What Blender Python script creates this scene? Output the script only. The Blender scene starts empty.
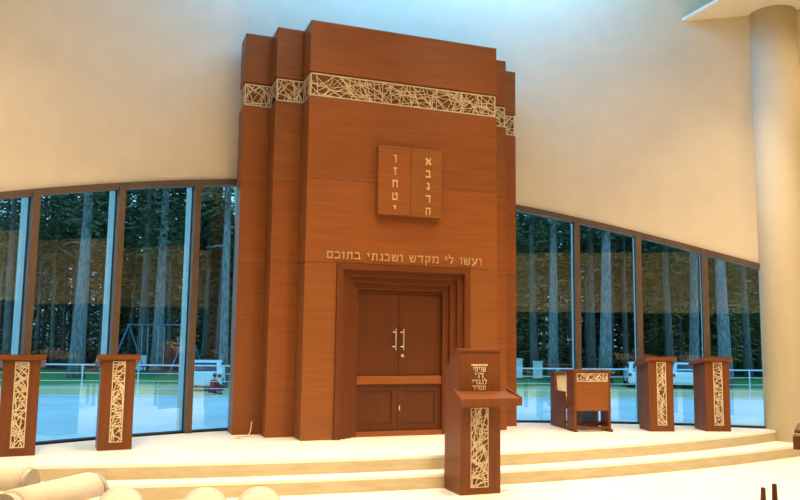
import bpy, bmesh, math, random
from mathutils import Vector, Matrix, Quaternion

S = bpy.context.scene
C = S.collection
PI = math.pi

# ------------------------------------------------------------------ helpers
def new_obj(name, me, mat=None, parent=None, loc=None):
    o = bpy.data.objects.new(name, me)
    C.objects.link(o)
    if mat:
        me.materials.append(mat)
    if parent:
        o.parent = parent
    if loc:
        o.location = loc
    return o

def obj(name, bm, mat, parent=None, smooth=False, loc=None):
    me = bpy.data.meshes.new(name)
    bmesh.ops.recalc_face_normals(bm, faces=bm.faces)
    bm.to_mesh(me)
    bm.free()
    if smooth:
        for p in me.polygons:
            p.use_smooth = True
    return new_obj(name, me, mat, parent, loc)

def thing(name, label, cat, loc=(0, 0, 0), rz=0.0, group=None):
    o = bpy.data.objects.new(name, None)
    C.objects.link(o)
    o.location = loc
    o.rotation_euler = (0, 0, rz)
    o.empty_display_size = 0.1
    tag(o, label, cat, group)
    return o

def tag(o, label, cat, group=None):
    o['label'] = label
    o['category'] = cat
    if group:
        o['group'] = group
    return o

def structure(o):
    o['kind'] = 'structure'
    return o

def dup(root, loc, rz, label=None, group=None, scale=None):
    r = root.copy()
    C.objects.link(r)
    r.location = loc
    r.rotation_euler = (0, 0, rz)
    if scale:
        r.scale = scale
    if label:
        r['label'] = label
    if group:
        r['group'] = group
    for ch in list(root.children):
        c = ch.copy()
        C.objects.link(c)
        c.parent = r
        for g in list(ch.children):
            d = g.copy()
            C.objects.link(d)
            d.parent = c
    return r

def add_box(bm, x0, x1, y0, y1, z0, z1, M=None, bev=0.0):
    co = [(x0, y0, z0), (x1, y0, z0), (x1, y1, z0), (x0, y1, z0), (x0, y0, z1), (x1, y0, z1), (x1, y1, z1), (x0, y1, z1)]
    vs = [bm.verts.new(M @ Vector(c) if M else c) for c in co]
    fs = [bm.faces.new([vs[i] for i in f]) for f in ((3, 2, 1, 0), (4, 5, 6, 7), (0, 1, 5, 4), (1, 2, 6, 5), (2, 3, 7, 6), (3, 0, 4, 7))]
    if bev > 0:
        es = list({e for f in fs for e in f.edges})
        bmesh.ops.bevel(bm, geom=es, offset=bev, segments=2, affect='EDGES', profile=0.5)

def box(x0, x1, y0, y1, z0, z1, bev=0.0):
    bm = bmesh.new()
    add_box(bm, x0, x1, y0, y1, z0, z1, None, bev)
    return bm

def add_prism(bm, poly, axis, a, b):
    """extrude a 2-D polygon along axis ('x': poly=(y,z), 'y': poly=(x,z), 'z': poly=(x,y))"""
    def p(u, v, t):
        return {'x': (t, u, v), 'y': (u, t, v), 'z': (u, v, t)}[axis]
    A = [bm.verts.new(p(u, v, a)) for u, v in poly]
    B = [bm.verts.new(p(u, v, b)) for u, v in poly]
    n = len(poly)
    bm.faces.new(A[::-1])
    bm.faces.new(B)
    for i in range(n):
        bm.faces.new([A[i], A[(i + 1) % n], B[(i + 1) % n], B[i]])

def prism(poly, axis, a, b):
    bm = bmesh.new()
    add_prism(bm, poly, axis, a, b)
    return bm

def add_tube(bm, pts, r, seg=8, cap=True):
    rings = []
    n = len(pts)
    pts = [Vector(p) for p in pts]
    for i, p in enumerate(pts):
        d = (pts[min(i + 1, n - 1)] - pts[max(i - 1, 0)]).normalized()
        up = Vector((0, 0, 1)) if abs(d.z) < 0.9 else Vector((1, 0, 0))
        a = d.cross(up).normalized()
        b = d.cross(a)
        rr = r[i] if isinstance(r, (list, tuple)) else r
        rings.append([bm.verts.new(p + (a * math.cos(2 * PI * k / seg) + b * math.sin(2 * PI * k / seg)) * rr) for k in range(seg)])
    for i in range(n - 1):
        for k in range(seg):
            bm.faces.new([rings[i][k], rings[i][(k + 1) % seg], rings[i + 1][(k + 1) % seg], rings[i + 1][k]])
    if cap:
        bm.faces.new(rings[0][::-1])
        bm.faces.new(rings[-1])

def tube(pts, r, seg=8):
    bm = bmesh.new()
    add_tube(bm, pts, r, seg)
    return bm

def add_ball(bm, c, r, sx=1, sy=1, sz=1, sub=2):
    res = bmesh.ops.create_icosphere(bm, subdivisions=sub, radius=r)
    for v in res['verts']:
        v.co = Vector((v.co.x * sx, v.co.y * sy, v.co.z * sz)) + Vector(c)

# ------------------------------------------------------------------ materials
def mat(name, col, rough=0.6, spec=0.4, metal=0.0):
    m = bpy.data.materials.new(name)
    m.use_nodes = True
    b = m.node_tree.nodes['Principled BSDF']
    b.inputs['Base Color'].default_value = (*col, 1)
    b.inputs['Roughness'].default_value = rough
    b.inputs['Specular IOR Level'].default_value = spec
    b.inputs['Metallic'].default_value = metal
    return m

def noise_mat(name, c0, c1, scale=(1, 1, 1), nscale=5.0, detail=4.0, rough=0.6, spec=0.4, lo=0.35, hi=0.65, bump=0.0, rough_out=None):
    m = mat(name, c0, rough, spec)
    nt = m.node_tree
    b = nt.nodes['Principled BSDF']
    tc = nt.nodes.new('ShaderNodeTexCoord')
    mp = nt.nodes.new('ShaderNodeMapping')
    mp.inputs['Scale'].default_value = scale
    nz = nt.nodes.new('ShaderNodeTexNoise')
    nz.inputs['Scale'].default_value = nscale
    nz.inputs['Detail'].default_value = detail
    cr = nt.nodes.new('ShaderNodeValToRGB')
    cr.color_ramp.elements[0].position = lo
    cr.color_ramp.elements[0].color = (*c0, 1)
    cr.color_ramp.elements[1].position = hi
    cr.color_ramp.elements[1].color = (*c1, 1)
    L = nt.links.new
    L(tc.outputs['Object'], mp.inputs['Vector'])
    L(mp.outputs['Vector'], nz.inputs['Vector'])
    L(nz.outputs['Fac'], cr.inputs['Fac'])
    L(cr.outputs['Color'], b.inputs['Base Color'])
    if bump:
        bp = nt.nodes.new('ShaderNodeBump')
        bp.inputs['Strength'].default_value = bump
        bp.inputs['Distance'].default_value = 0.02
        L(nz.outputs['Fac'], bp.inputs['Height'])
        L(bp.outputs['Normal'], b.inputs['Normal'])
    return m

def wood(name, k=1.0, horiz=True, rough=0.42, tint=(1, 1, 1)):
    c0 = tuple(k * a * t for a, t in zip((0.225, 0.063, 0.0120), tint))
    c1 = tuple(k * a * t for a, t in zip((0.262, 0.077, 0.0158), tint))
    sc = (0.45, 0.45, 9.0) if horiz else (9.0, 9.0, 0.45)
    return noise_mat(name, c0, c1, sc, 3.0, 5.0, rough, 0.3)

M = {}
M['wood'] = wood('veneer_cherry', 1.02)
M['wood_light'] = wood('veneer_cherry_light', 0.96, tint=(1, 1.10, 1.15))
M['wood_deep'] = wood('veneer_cherry_deep', 0.93)
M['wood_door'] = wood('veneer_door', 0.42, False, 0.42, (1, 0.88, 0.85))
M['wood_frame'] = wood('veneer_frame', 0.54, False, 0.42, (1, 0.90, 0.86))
M['wood_lectern'] = wood('veneer_lectern', 0.66, False)
M['wood_top'] = wood('veneer_top', 0.74, True)
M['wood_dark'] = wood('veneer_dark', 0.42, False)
M['lattice'] = noise_mat('pale_gold_lattice', (0.60, 0.47, 0.29), (0.70, 0.56, 0.36), (1, 1, 1), 9, 2, 0.4, 0.4)
M['backing'] = noise_mat('lattice_backing', (0.13, 0.045, 0.012), (0.17, 0.06, 0.017), (1, 1, 3), 6, 2, 0.6, 0.2)
M['gold'] = mat('gilt_letters', (0.68, 0.44, 0.20), 0.4, 0.5, 0.15)
M['gold_dull'] = mat('bronze_letters', (0.50, 0.30, 0.13), 0.45, 0.5, 0.15)
M['brass'] = mat('satin_nickel', (0.75, 0.66, 0.55), 0.3, 0.5, 0.6)
M['wall'] = noise_mat('cream_plaster', (0.68, 0.565, 0.38), (0.71, 0.59, 0.40), (1, 1, 1), 3, 3, 0.85, 0.15)
M['gallery'] = wood('gallery_timber', 1.0, True, 0.5, (1.9, 5.2, 14.0))
M['panelling'] = wood('dark_panelling', 0.16, False, 0.6)
M['ceil'] = noise_mat('white_ceiling', (0.80, 0.74, 0.60), (0.82, 0.76, 0.62), (1, 1, 1), 2, 2, 0.9, 0.1)
M['column'] = noise_mat('column_plaster', (0.66, 0.56, 0.38), (0.69, 0.59, 0.40), (1, 1, 1), 2, 2, 0.75, 0.2)
M['floor'] = noise_mat('cream_floor', (0.80, 0.73, 0.57), (0.86, 0.79, 0.64), (1.2, 1.2, 1.2), 1.6, 4, 0.35, 0.35)
M['tread'] = noise_mat('pale_stone_tread', (0.84, 0.77, 0.62), (0.88, 0.81, 0.67), (1.5, 1.5, 1.5), 2, 3, 0.35, 0.35)
M['riser'] = noise_mat('oak_riser', (0.50, 0.40, 0.235), (0.58, 0.47, 0.29), (2.5, 2.5, 12), 1.6, 5, 0.5, 0.3)
M['mullion'] = noise_mat('brown_mullion', (0.112, 0.068, 0.040), (0.130, 0.079, 0.046), (1, 1, 1), 5, 2, 0.5, 0.3)
M['gasket'] = mat('black_gasket', (0.012, 0.014, 0.02), 0.6, 0.2)
M['fin'] = noise_mat('pale_aluminium', (0.50, 0.52, 0.53), (0.56, 0.58, 0.59), (1, 1, 1), 4, 2, 0.5, 0.4)
M['beige'] = noise_mat('beige_velour', (0.52, 0.43, 0.32), (0.59, 0.50, 0.38), (1, 1, 1), 9, 3, 0.9, 0.1)
M['beige_chair'] = noise_mat('beige_cloth', (0.66, 0.55, 0.36), (0.72, 0.60, 0.41), (1, 1, 1), 14, 3, 0.9, 0.1)
M['grey'] = noise_mat('grey_side_panel', (0.36, 0.30, 0.22), (0.42, 0.35, 0.26), (1, 1, 1), 6, 2, 0.5, 0.3)
M['steel'] = noise_mat('dark_metal', (0.10, 0.09, 0.08), (0.13, 0.12, 0.11), (1, 1, 1), 6, 2, 0.4, 0.5)
M['paving'] = noise_mat('pale_paving', (0.52, 0.54, 0.54), (0.60, 0.62, 0.62), (0.5, 0.5, 0.5), 1.3, 4, 0.75, 0.2)
M['kerb'] = noise_mat('kerb', (0.62, 0.62, 0.60), (0.70, 0.70, 0.68), (1, 1, 1), 2, 2, 0.8, 0.2)
M['rail'] = noise_mat('galvanised_rail', (0.60, 0.63, 0.65), (0.70, 0.73, 0.75), (1, 1, 1), 5, 2, 0.4, 0.5)
M['bark'] = noise_mat('pine_bark', (0.075, 0.07, 0.068), (0.20, 0.175, 0.16), (6, 6, 0.9), 2.2, 5, 0.95, 0.1, 0.35, 0.7)
M['bark_pale'] = noise_mat('pale_bark', (0.11, 0.11, 0.12), (0.29, 0.285, 0.29), (5, 5, 1.2), 2.2, 5, 0.95, 0.1, 0.35, 0.7)
M['needles'] = noise_mat('pine_needles', (0.06, 0.095, 0.06), (0.16, 0.21, 0.11), (1, 1, 1), 0.9, 3, 0.9, 0.1)
M['needles_warm'] = noise_mat('autumn_needles', (0.15, 0.14, 0.06), (0.34, 0.27, 0.10), (1, 1, 1), 0.9, 3, 0.9, 0.1)
M['white_car'] = noise_mat('white_car_paint', (0.74, 0.75, 0.76), (0.80, 0.81, 0.82), (1, 1, 1), 2, 2, 0.3, 0.5)
M['car_glass'] = mat('car_glass', (0.03, 0.04, 0.05), 0.1, 0.5)
M['rubber'] = mat('tyre_rubber', (0.015, 0.015, 0.016), 0.8, 0.2)
M['lamp_red'] = mat('tail_lamp', (0.45, 0.02, 0.02), 0.3, 0.5)
M['blue_metal'] = noise_mat('blue_painted_steel', (0.07, 0.16, 0.30), (0.09, 0.19, 0.35), (1, 1, 1), 5, 2, 0.4, 0.4)
M['red_cloth'] = noise_mat('red_jacket', (0.42, 0.035, 0.045), (0.50, 0.05, 0.06), (1, 1, 1), 8, 3, 0.9, 0.1)
M['maroon_cloth'] = noise_mat('maroon_trousers', (0.16, 0.025, 0.05), (0.20, 0.035, 0.065), (1, 1, 1), 8, 3, 0.9, 0.1)
M['skin'] = mat('skin', (0.55, 0.34, 0.25), 0.6, 0.3)
M['hair'] = noise_mat('dark_hair', (0.015, 0.011, 0.01), (0.03, 0.022, 0.02), (1, 1, 1), 20, 2, 0.7, 0.2)
M['bin'] = noise_mat('white_plastic', (0.66, 0.68, 0.70), (0.74, 0.76, 0.78), (1, 1, 1), 3, 2, 0.5, 0.3)

def ground_mat():
    m = mat('lawn_and_sand', (0.1, 0.2, 0.05), 0.95, 0.1)
    nt = m.node_tree
    L = nt.links.new
    b = nt.nodes['Principled BSDF']
    tc = nt.nodes.new('ShaderNodeTexCoord')
    # distance from the terrace edge (object Y) with a wavering border: sand path, then lawn, then forest floor
    sep = nt.nodes.new('ShaderNodeSeparateXYZ')
    L(tc.outputs['Object'], sep.inputs[0])
    nz = nt.nodes.new('ShaderNodeTexNoise')
    nz.inputs['Scale'].default_value = 0.09
    nz.inputs['Detail'].default_value = 3
    L(tc.outputs['Object'], nz.inputs['Vector'])
    ma = nt.nodes.new('ShaderNodeMath')
    ma.operation = 'MULTIPLY_ADD'
    ma.inputs[1].default_value = 14.0
    L(nz.outputs['Fac'], ma.inputs[0])
    L(sep.outputs['Y'], ma.inputs[2])
    mr = nt.nodes.new('ShaderNodeMapRange')
    mr.inputs['From Min'].default_value = 0.0
    mr.inputs['From Max'].default_value = 60.0
    L(ma.outputs[0], mr.inputs['Value'])
    cr = nt.nodes.new('ShaderNodeValToRGB')
    e = cr.color_ramp.elements
    e[0].position = 0.20
    e[0].color = (0.09, 0.25, 0.065, 1)
    e[1].position = 0.23
    e[1].color = (0.56, 0.46, 0.24, 1)
    for p, c in ((0.42, (0.56, 0.46, 0.24, 1)), (0.45, (0.085, 0.24, 0.06, 1)), (0.66, (0.075, 0.20, 0.055, 1)), (0.72, (0.05, 0.045, 0.03, 1))):
        k = cr.color_ramp.elements.new(p)
        k.color = c
    L(mr.outputs[0], cr.inputs['Fac'])
    n2 = nt.nodes.new('ShaderNodeTexNoise')
    n2.inputs['Scale'].default_value = 2.5
    n2.inputs['Detail'].default_value = 6
    L(tc.outputs['Object'], n2.inputs['Vector'])
    mx = nt.nodes.new('ShaderNodeMixRGB')
    mx.blend_type = 'OVERLAY'
    mx.inputs['Fac'].default_value = 0.5
    L(cr.outputs['Color'], mx.inputs['Color1'])
    L(n2.outputs['Fac'], mx.inputs['Color2'])
    L(mx.outputs['Color'], b.inputs['Base Color'])
    return m
M['ground'] = ground_mat()

def glass_mat():
    m = bpy.data.materials.new('window_glass')
    m.use_nodes = True
    nt = m.node_tree
    nt.nodes.clear()
    out = nt.nodes.new('ShaderNodeOutputMaterial')
    tr = nt.nodes.new('ShaderNodeBsdfTransparent')
    tr.inputs['Color'].default_value = (0.66, 0.86, 0.97, 1)
    gl = nt.nodes.new('ShaderNodeBsdfGlossy')
    gl.inputs['Roughness'].default_value = 0.0
    gl.inputs['Color'].default_value = (1, 1, 1, 1)
    mx = nt.nodes.new('ShaderNodeMixShader')
    mx.inputs['Fac'].default_value = 0.11
    nt.links.new(tr.outputs[0], mx.inputs[1])
    nt.links.new(gl.outputs[0], mx.inputs[2])
    nt.links.new(mx.outputs[0], out.inputs[0])
    return m
M['glass'] = glass_mat()

# ------------------------------------------------------------------ lattices (random straight bars, clipped to a rectangle)
def clip(p, d, w, h):
    t0, t1 = -1e9, 1e9
    for q, v, m in ((p[0], d[0], w), (p[1], d[1], h)):
        if abs(v) < 1e-9:
            if q < 0 or q > m:
                return None
            continue
        a, b = (0 - q) / v, (m - q) / v
        if a > b:
            a, b = b, a
        t0, t1 = max(t0, a), min(t1, b)
    return (t0, t1) if t1 > t0 else None

def lattice_bm(w, h, n, seed, bar=0.011, rim=0.014, depth=0.010, bound=0.42):
    """pattern in the x-z plane from (0,0) to (w,h); front at y=-depth, back at y=0"""
    rnd = random.Random(seed)
    bm = bmesh.new()
    add_box(bm, 0, w, -depth * 1.1, 0, 0, rim)
    add_box(bm, 0, w, -depth * 1.1, 0, h - rim, h)
    add_box(bm, 0, rim, -depth * 1.1, 0, rim, h - rim)
    add_box(bm, w - rim, w, -depth * 1.1, 0, rim, h - rim)
    for i in range(n):
        long_x = w > h
        u = (i + rnd.random()) / n
        p = (u * w, rnd.random() * h) if long_x else (rnd.random() * w, u * h)
        a = rnd.random() * PI
        d = (math.cos(a), math.sin(a))
        c = clip(p, d, w, h)
        if not c:
            continue
        m = min(w, h)
        t0, t1 = max(c[0], -m * (0.3 + rnd.random() * bound * 1.6)), min(c[1], m * (0.3 + rnd.random() * bound * 1.6))
        mid = (t0 + t1) / 2
        L = t1 - t0
        if L < 0.02:
            continue
        Mx = Matrix.Translation((p[0] + d[0] * mid, 0, p[1] + d[1] * mid)) @ Matrix.Rotation(-a, 4, 'Y')
        b = bar * (0.75 + 0.5 * rnd.random())
        dd = depth * (0.7 + 0.3 * rnd.random())
        add_box(bm, -L / 2, L / 2, -dd, 0, -b / 2, b / 2, Mx)
    return bm

def lattice(name, parent, x, y, z, w, h, n, seed, rz=0.0, back_parent=None, **k):
    """gilt bars (part) lying on a dark backing (its sub-part)"""
    o = obj(name, lattice_bm(w, h, n, seed, **k), M['lattice'], parent, loc=(x, y, z))
    o.rotation_euler = (0, 0, rz)
    if back_parent is not False:
        obj('backing', box(0.004, w - 0.004, -0.002, 0.004, 0.004, h - 0.004), M['backing'], o)
    return o

# ------------------------------------------------------------------ lettering
# square Hebrew block letters drawn as strokes: x0, z0, x1, z1, thickness (heavy horizontals, lighter stems)
HB, VB = 0.21, 0.14
GLYPH = {
    'ו': (0.34, [(0.0, 0.9, 0.33, 0.9, HB), (0.26, 1.0, 0.26, 0, VB)]),
    'ז': (0.46, [(0.0, 0.9, 0.46, 0.9, HB), (0.22, 0.9, 0.27, 0, VB)]),
    'י': (0.32, [(0.0, 0.9, 0.31, 0.9, HB), (0.25, 1.0, 0.19, 0.48, VB)]),
    'ח': (0.78, [(0.0, 0.9, 0.78, 0.9, HB), (0.12, 0.9, 0.12, 0, VB), (0.67, 0.9, 0.67, 0, VB)]),
    'ט': (0.78, [(0.1, 1.0, 0.1, 0.1, VB), (0.03, 0.1, 0.72, 0.1, HB), (0.69, 0.1, 0.69, 0.9, VB), (0.42, 0.9, 0.76, 0.9, HB), (0.44, 0.9, 0.44, 0.6, VB)]),
    'א': (0.78, [(0.02, 0.97, 0.74, 0.06, 0.2), (0.66, 1.0, 0.62, 0.66, 0.17), (0.62, 0.68, 0.46, 0.46, VB), (0.04, 0.05, 0.24, 0.05, HB * 0.8), (0.1, 0.05, 0.14, 0.36, 0.15), (0.13, 0.34, 0.30, 0.60, VB)]),
    'ב': (0.74, [(0.02, 0.9, 0.62, 0.9, HB), (0.56, 0.95, 0.56, 0.1, VB), (0.0, 0.1, 0.74, 0.1, HB)]),
    'ג': (0.50, [(0.08, 0.9, 0.36, 0.9, HB), (0.31, 1.0, 0.40, 0.0, VB), (0.36, 0.38, 0.03, 0.06, 0.17)]),
    'ד': (0.74, [(0.0, 0.9, 0.74, 0.9, HB), (0.58, 0.95, 0.58, 0, VB)]),
    'ה': (0.76, [(0.0, 0.9, 0.74, 0.9, HB), (0.65, 0.95, 0.65, 0, VB), (0.12, 0.62, 0.12, 0, VB)]),
    'כ': (0.64, [(0.02, 0.9, 0.55, 0.9, HB), (0.56, 0.88, 0.56, 0.12, VB), (0.0, 0.1, 0.58, 0.1, HB)]),
    'ל': (0.62, [(0.07, 1.42, 0.07, 0.9, VB), (0.0, 0.9, 0.6, 0.9, HB), (0.54, 0.92, 0.48, 0.48, VB), (0.49, 0.5, 0.24, 0.0, VB)]),
    'מ': (0.84, [(0.02, 0.98, 0.22, 0.74, 0.15), (0.24, 0.8, 0.08, 0.0, VB), (0.30, 0.9, 0.72, 0.9, HB), (0.74, 0.92, 0.76, 0.05, VB), (0.40, 0.1, 0.82, 0.1, HB)]),
    'ם': (0.76, [(0.0, 0.9, 0.76, 0.9, HB), (0.04, 0.1, 0.72, 0.1, HB), (0.12, 0.9, 0.12, 0.05, VB), (0.67, 0.9, 0.67, 0.05, VB)]),
    'נ': (0.44, [(0.08, 0.9, 0.40, 0.9, HB), (0.35, 0.95, 0.37, 0.1, VB), (0.0, 0.1, 0.44, 0.1, HB)]),
    'ע': (0.80, [(0.0, 0.92, 0.22, 0.92, HB * 0.8), (0.12, 0.95, 0.40, 0.14, VB), (0.58, 0.92, 0.80, 0.92, HB * 0.8), (0.70, 0.95, 0.58, 0.32, VB), (0.60, 0.36, 0.04, -0.12, 0.18)]),
    'ק': (0.76, [(0.0, 0.9, 0.72, 0.9, HB), (0.66, 0.92, 0.62, 0.52, VB), (0.63, 0.55, 0.42, 0.1, VB), (0.13, 0.62, 0.13, -0.42, VB)]),
    'ש': (0.92, [(0.08, 1.0, 0.20, 0.08, VB), (0.84, 1.0, 0.70, 0.08, VB), (0.14, 0.09, 0.76, 0.09, HB * 0.9), (0.47, 1.0, 0.40, 0.55, VB), (0.41, 0.58, 0.20, 0.38, VB), (0.0, 0.93, 0.18, 0.93, HB * 0.7), (0.74, 0.93, 0.92, 0.93, HB * 0.7)]),
    'ת': (0.82, [(0.06, 0.9, 0.76, 0.9, HB), (0.69, 0.95, 0.69, 0, VB), (0.22, 0.88, 0.18, 0.1, VB), (0.0, 0.07, 0.22, 0.07, HB * 0.75)]),
    '׳': (0.20, [(0.14, 1.05, 0.04, 0.70, VB)]),
    ' ': (0.42, []),
}
GAP = 0.20
def line_width(s):
    return sum(GLYPH[c][0] for c in s) + GAP * (len(s) - 1)

def add_text(bm, s, xl, xr, zb, h, y, ext=0.006, sx=None):
    """right-to-left lettering in the x-z plane, facing -y; fills xl..xr (xr None: centred on xl)"""
    wd = line_width(s)
    if xr is None:
        sx = h
        xr = xl + wd * sx / 2
    elif sx is None:
        sx = (xr - xl) / wd
    x = xr
    for c in s:
        w, strokes = GLYPH[c]
        x -= w * sx
        for i, (a0, b0, a1, b1, th) in enumerate(strokes):
            p, q = Vector((x + a0 * sx, 0, zb + b0 * h)), Vector((x + a1 * sx, 0, zb + b1 * h))
            d = q - p
            L = d.length
            ang = math.atan2(d.z, d.x)
            Mx = Matrix.Translation((p.x, y, p.z)) @ Matrix.Rotation(-ang, 4, 'Y')
            tt = th * (h * abs(math.cos(ang)) + sx * abs(math.sin(ang)))
            add_box(bm, 0, L, -ext - 0.0004 * i, 0, -tt / 2, tt / 2, Mx)
        x -= GAP * sx

# ------------------------------------------------------------------ the room
ZP, Z1 = 0.30, 0.15
AX, AY, AR = 1.33, -7.80, 9.30            # plan arc of the glazed wall
def arcp(a, r=AR):
    return (AX + r * math.sin(a), AY + r * math.cos(a))
def head(a):
    x = AR * math.sin(a)
    return 3.86 - (0.0352 if x > 0 else 0.0308) * x * x
def step_y(x, apx, apy, R):
    r = R if x > apx else 1.45 * R
    return apy + r - math.sqrt(r * r - (x - apx) ** 2)
def arc_y(x):
    return AY + math.sqrt((AR + 0.02) ** 2 - (x - AX) ** 2)
ZC = 6.70

structure(obj('floor', box(-7.5, 12, -18, 3, -0.2, 0), M['floor']))

def platform(apx, apy, R, z0, z1):
    xs = [-7.4 + 0.01 * i for i in range(1600)]
    xs = [x for x in xs if abs(x - AX) < AR and step_y(x, apx, apy, R) < arc_y(x) - 0.01]
    xa, xb = xs[0], xs[-1]
    n = 70
    gx = [xa + (xb - xa) * i / n for i in range(n + 1)]
    poly = [(x, step_y(x, apx, apy, R)) for x in gx] + [(x, arc_y(x)) for x in gx[::-1]]
    return prism(poly, 'z', z0, z1 - 0.03), prism(poly, 'z', z1 - 0.03, z1)
for apx, apy, R, z0, z1 in ((1.8, -1.74, 19.0, 0.0, Z1), (1.6, -1.47, 17.0, Z1, ZP)):
    a, b = platform(apx, apy, R, z0, z1)
    f = structure(obj('floor_platform', b, M['tread']))
    obj('riser', a, M['riser'], f)

# curved back wall above the windows (and solid behind the ark)
W_ANG = [-0.84, -0.73, -0.6155, -0.5025, -0.3907, -0.2812, -0.195]
E_ANG = [0.246, 0.3564, 0.4589, 0.5650, 0.667, 0.77]
def wall_strip(a0, a1, n, zlo, zhi, t=0.30):
    bm = bmesh.new()
    prev = None
    for i in range(n + 1):
        a = a0 + (a1 - a0) * i / n
        (x0, y0), (x1, y1) = arcp(a), arcp(a, AR + t)
        lo = zlo(a)
        cur = [bm.verts.new(c) for c in ((x0, y0, lo), (x0, y0, zhi), (x1, y1, zhi), (x1, y1, lo))]
        if prev:
            for k in range(4):
                bm.faces.new([prev[k], prev[(k + 1) % 4], cur[(k + 1) % 4], cur[k]])
        else:
            bm.faces.new(cur[::-1])
        prev = cur
    bm.faces.new(prev)
    return bm
structure(obj('wall_back', wall_strip(-0.87, 1.10, 90, lambda a: head(a) if (a < -0.195 or 0.240 < a < 0.78) else -0.05, 7.9), M['wall'], smooth=False))
structure(obj('wall_left', box(-6.1, -5.75, -18, -1.6, 0, 7.9), M['panelling']))
structure(obj('wall_right', box(9.6, 9.9, -18, -3.2, 0, 7.9), M['panelling']))
structure(obj('wall_rear', box(-6.1, 9.9, -18.2, -17.9, 0, 7.9), M['panelling']))
# gallery over the rear of the hall: timber front, slab behind it
bm = bmesh.new()
add_box(bm, -5.1, 8.9, -12.9, -12.75, 2.45, 4.45)
add_box(bm, -5.25, -5.1, -12.9, -4.6, 2.45, 4.45)
add_box(bm, 8.9, 9.05, -12.9, -4.9, 2.45, 4.45)
g = structure(obj('wall_gallery', bm, M['gallery']))
bm = bmesh.new()
add_box(bm, -5.75, 9.6, -17.9, -12.9, 2.45, 2.7)
add_box(bm, -5.75, -5.25, -12.9, -4.6, 2.45, 2.7)
add_box(bm, 9.05, 9.6, -12.9, -4.9, 2.45, 2.7)
obj('gallery_slab', bm, M['panelling'], g)

bm = bmesh.new()                          # ceiling with the skylight slot along the back wall
SX0, SX1, SY = -3.4, 6.12, -0.75
TC = 0.05
add_box(bm, -6.1, 9.9, -18.2, SY, ZC, ZC + TC)
add_box(bm, -6.1, SX0, SY, 2.2, ZC, ZC + TC)
add_box(bm, SX1, 9.9, SY, 2.2, ZC, ZC + TC)
c = structure(obj('ceiling', bm, M['ceil']))
bm = bmesh.new()                          # skylight shaft, wider than the slot below it
XA, XB, YA = SX0 - 2.0, SX1 + 2.6, SY - 0.5
add_box(bm, XA, XB, YA - 0.2, YA, ZC + TC, 8.1)
add_box(bm, XA - 0.2, XA, YA, 2.2, ZC + TC, 8.1)
add_box(bm, XB, XB + 0.2, YA, 2.2, ZC + TC, 8.1)
add_box(bm, XA - 0.2, XB + 0.2, YA - 0.2, 2.2, 8.1, 8.3)
obj('skylight_shaft', bm, M['ceil'], c)

# round column
bm = bmesh.new()
add_tube(bm, [(7.23, -0.565, 0), (7.23, -0.565, ZC)], 0.335, 48)
col = structure(obj('column', bm, M['column'], smooth=True))
for p in col.data.polygons:
    p.use_smooth = abs(p.normal.z) < 0.5

# windows
def facet(a0, a1, u, off):
    (xa, ya), (xb, yb) = arcp(a0), arcp(a1)
    d = Vector((xb - xa, yb - ya, 0)).normalized()
    nrm = Vector((-d.y, d.x, 0))
    return Vector((xa, ya, 0)).lerp(Vector((xb, yb, 0)), u) + nrm * off
def make_window(n, a0, a1, last):
    w = bpy.data.objects.new('window_%d' % n, None)
    C.objects.link(w)
    structure(w)
    (xa, ya), (xb, yb) = arcp(a0), arcp(a1)
    L = math.hypot(xb - xa, yb - ya)
    rz = math.atan2(yb - ya, xb - xa)
    w.location = (xa, ya, 0)
    w.rotation_euler = (0, 0, rz)
    h0, h1 = head(a0), head(a1)
    N = 8
    hs = [(L * i / N, head(a0 + (a1 - a0) * i / N)) for i in range(N + 1)]
    obj('pane', prism([(0, ZP + 0.02)] + [(L, ZP + 0.02)] + hs[::-1], 'y', 0.045, 0.050), M['glass'], w)
    obj('head_frame', prism([(x, z - 0.075) for x, z in hs] + [(x, z + 0.01) for x, z in hs[::-1]], 'y', -0.035, 0.14), M['mullion'], w)
    obj('sill_strip', box(0, L, -0.02, 0.12, ZP, ZP + 0.024), M['gasket'], w)
    def post(x, h):
        obj('mullion', box(x - 0.042, x + 0.042, -0.06, 0.04, ZP, h), M['mullion'], w)
        obj('gasket', box(x - 0.05, x + 0.05, 0.04, 0.075, ZP, h - 0.03), M['gasket'], w)
        obj('outer_fin', box(x - 0.035, x + 0.035, 0.075, 0.34, ZP - 0.6, h - 0.03), M['fin'], w)
    post(0, h0)
    if last:
        post(L, h1)
k = 1
for A in (W_ANG, E_ANG):
    for i in range(len(A) - 1):
        make_window(k, A[i], A[i + 1], i == len(A) - 2)
        k += 1
# outer foot of the facade below the platform level
structure(obj('trim_1', wall_strip(-0.87, 0.95, 60, lambda a: -0.35, ZP - 0.005, 0.12), M['paving']))

# ------------------------------------------------------------------ the ark
W, H = 2.69, 5.68
B0, B1 = 4.675, 4.975
ark = thing('torah_ark', 'tall stepped cherry wood cabinet on the platform with gilt Hebrew lettering and double doors', 'ark', (0, 0, 0))
FX0, FX1, FZ = 0.415, 2.278, 2.512        # outer edge of the door surround
G = 0.004                                   # open joint between veneer sheets
def sheets(name, x0, x1, y0, y1, rows, mats):
    for (z0, z1), m in zip(rows, mats):
        obj(name, box(x0, x1, y0, y1, z0 + (G if z0 > ZP + 0.01 else 0), z1, 0.004), M[m], ark)
# core block behind the veneer
cores = ((0.02, W - 0.02, 0.45, 0.86), (-0.34, W + 0.34, 0.50, 0.90), (-0.70, W + 0.70, 0.86, 1.12))
for i, (x0, x1, y0, y1) in enumerate(cores[1:]):
    obj('core', box(x0, x1, y0, y1, ZP, H - 0.02), M['wood_deep'], ark)
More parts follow.
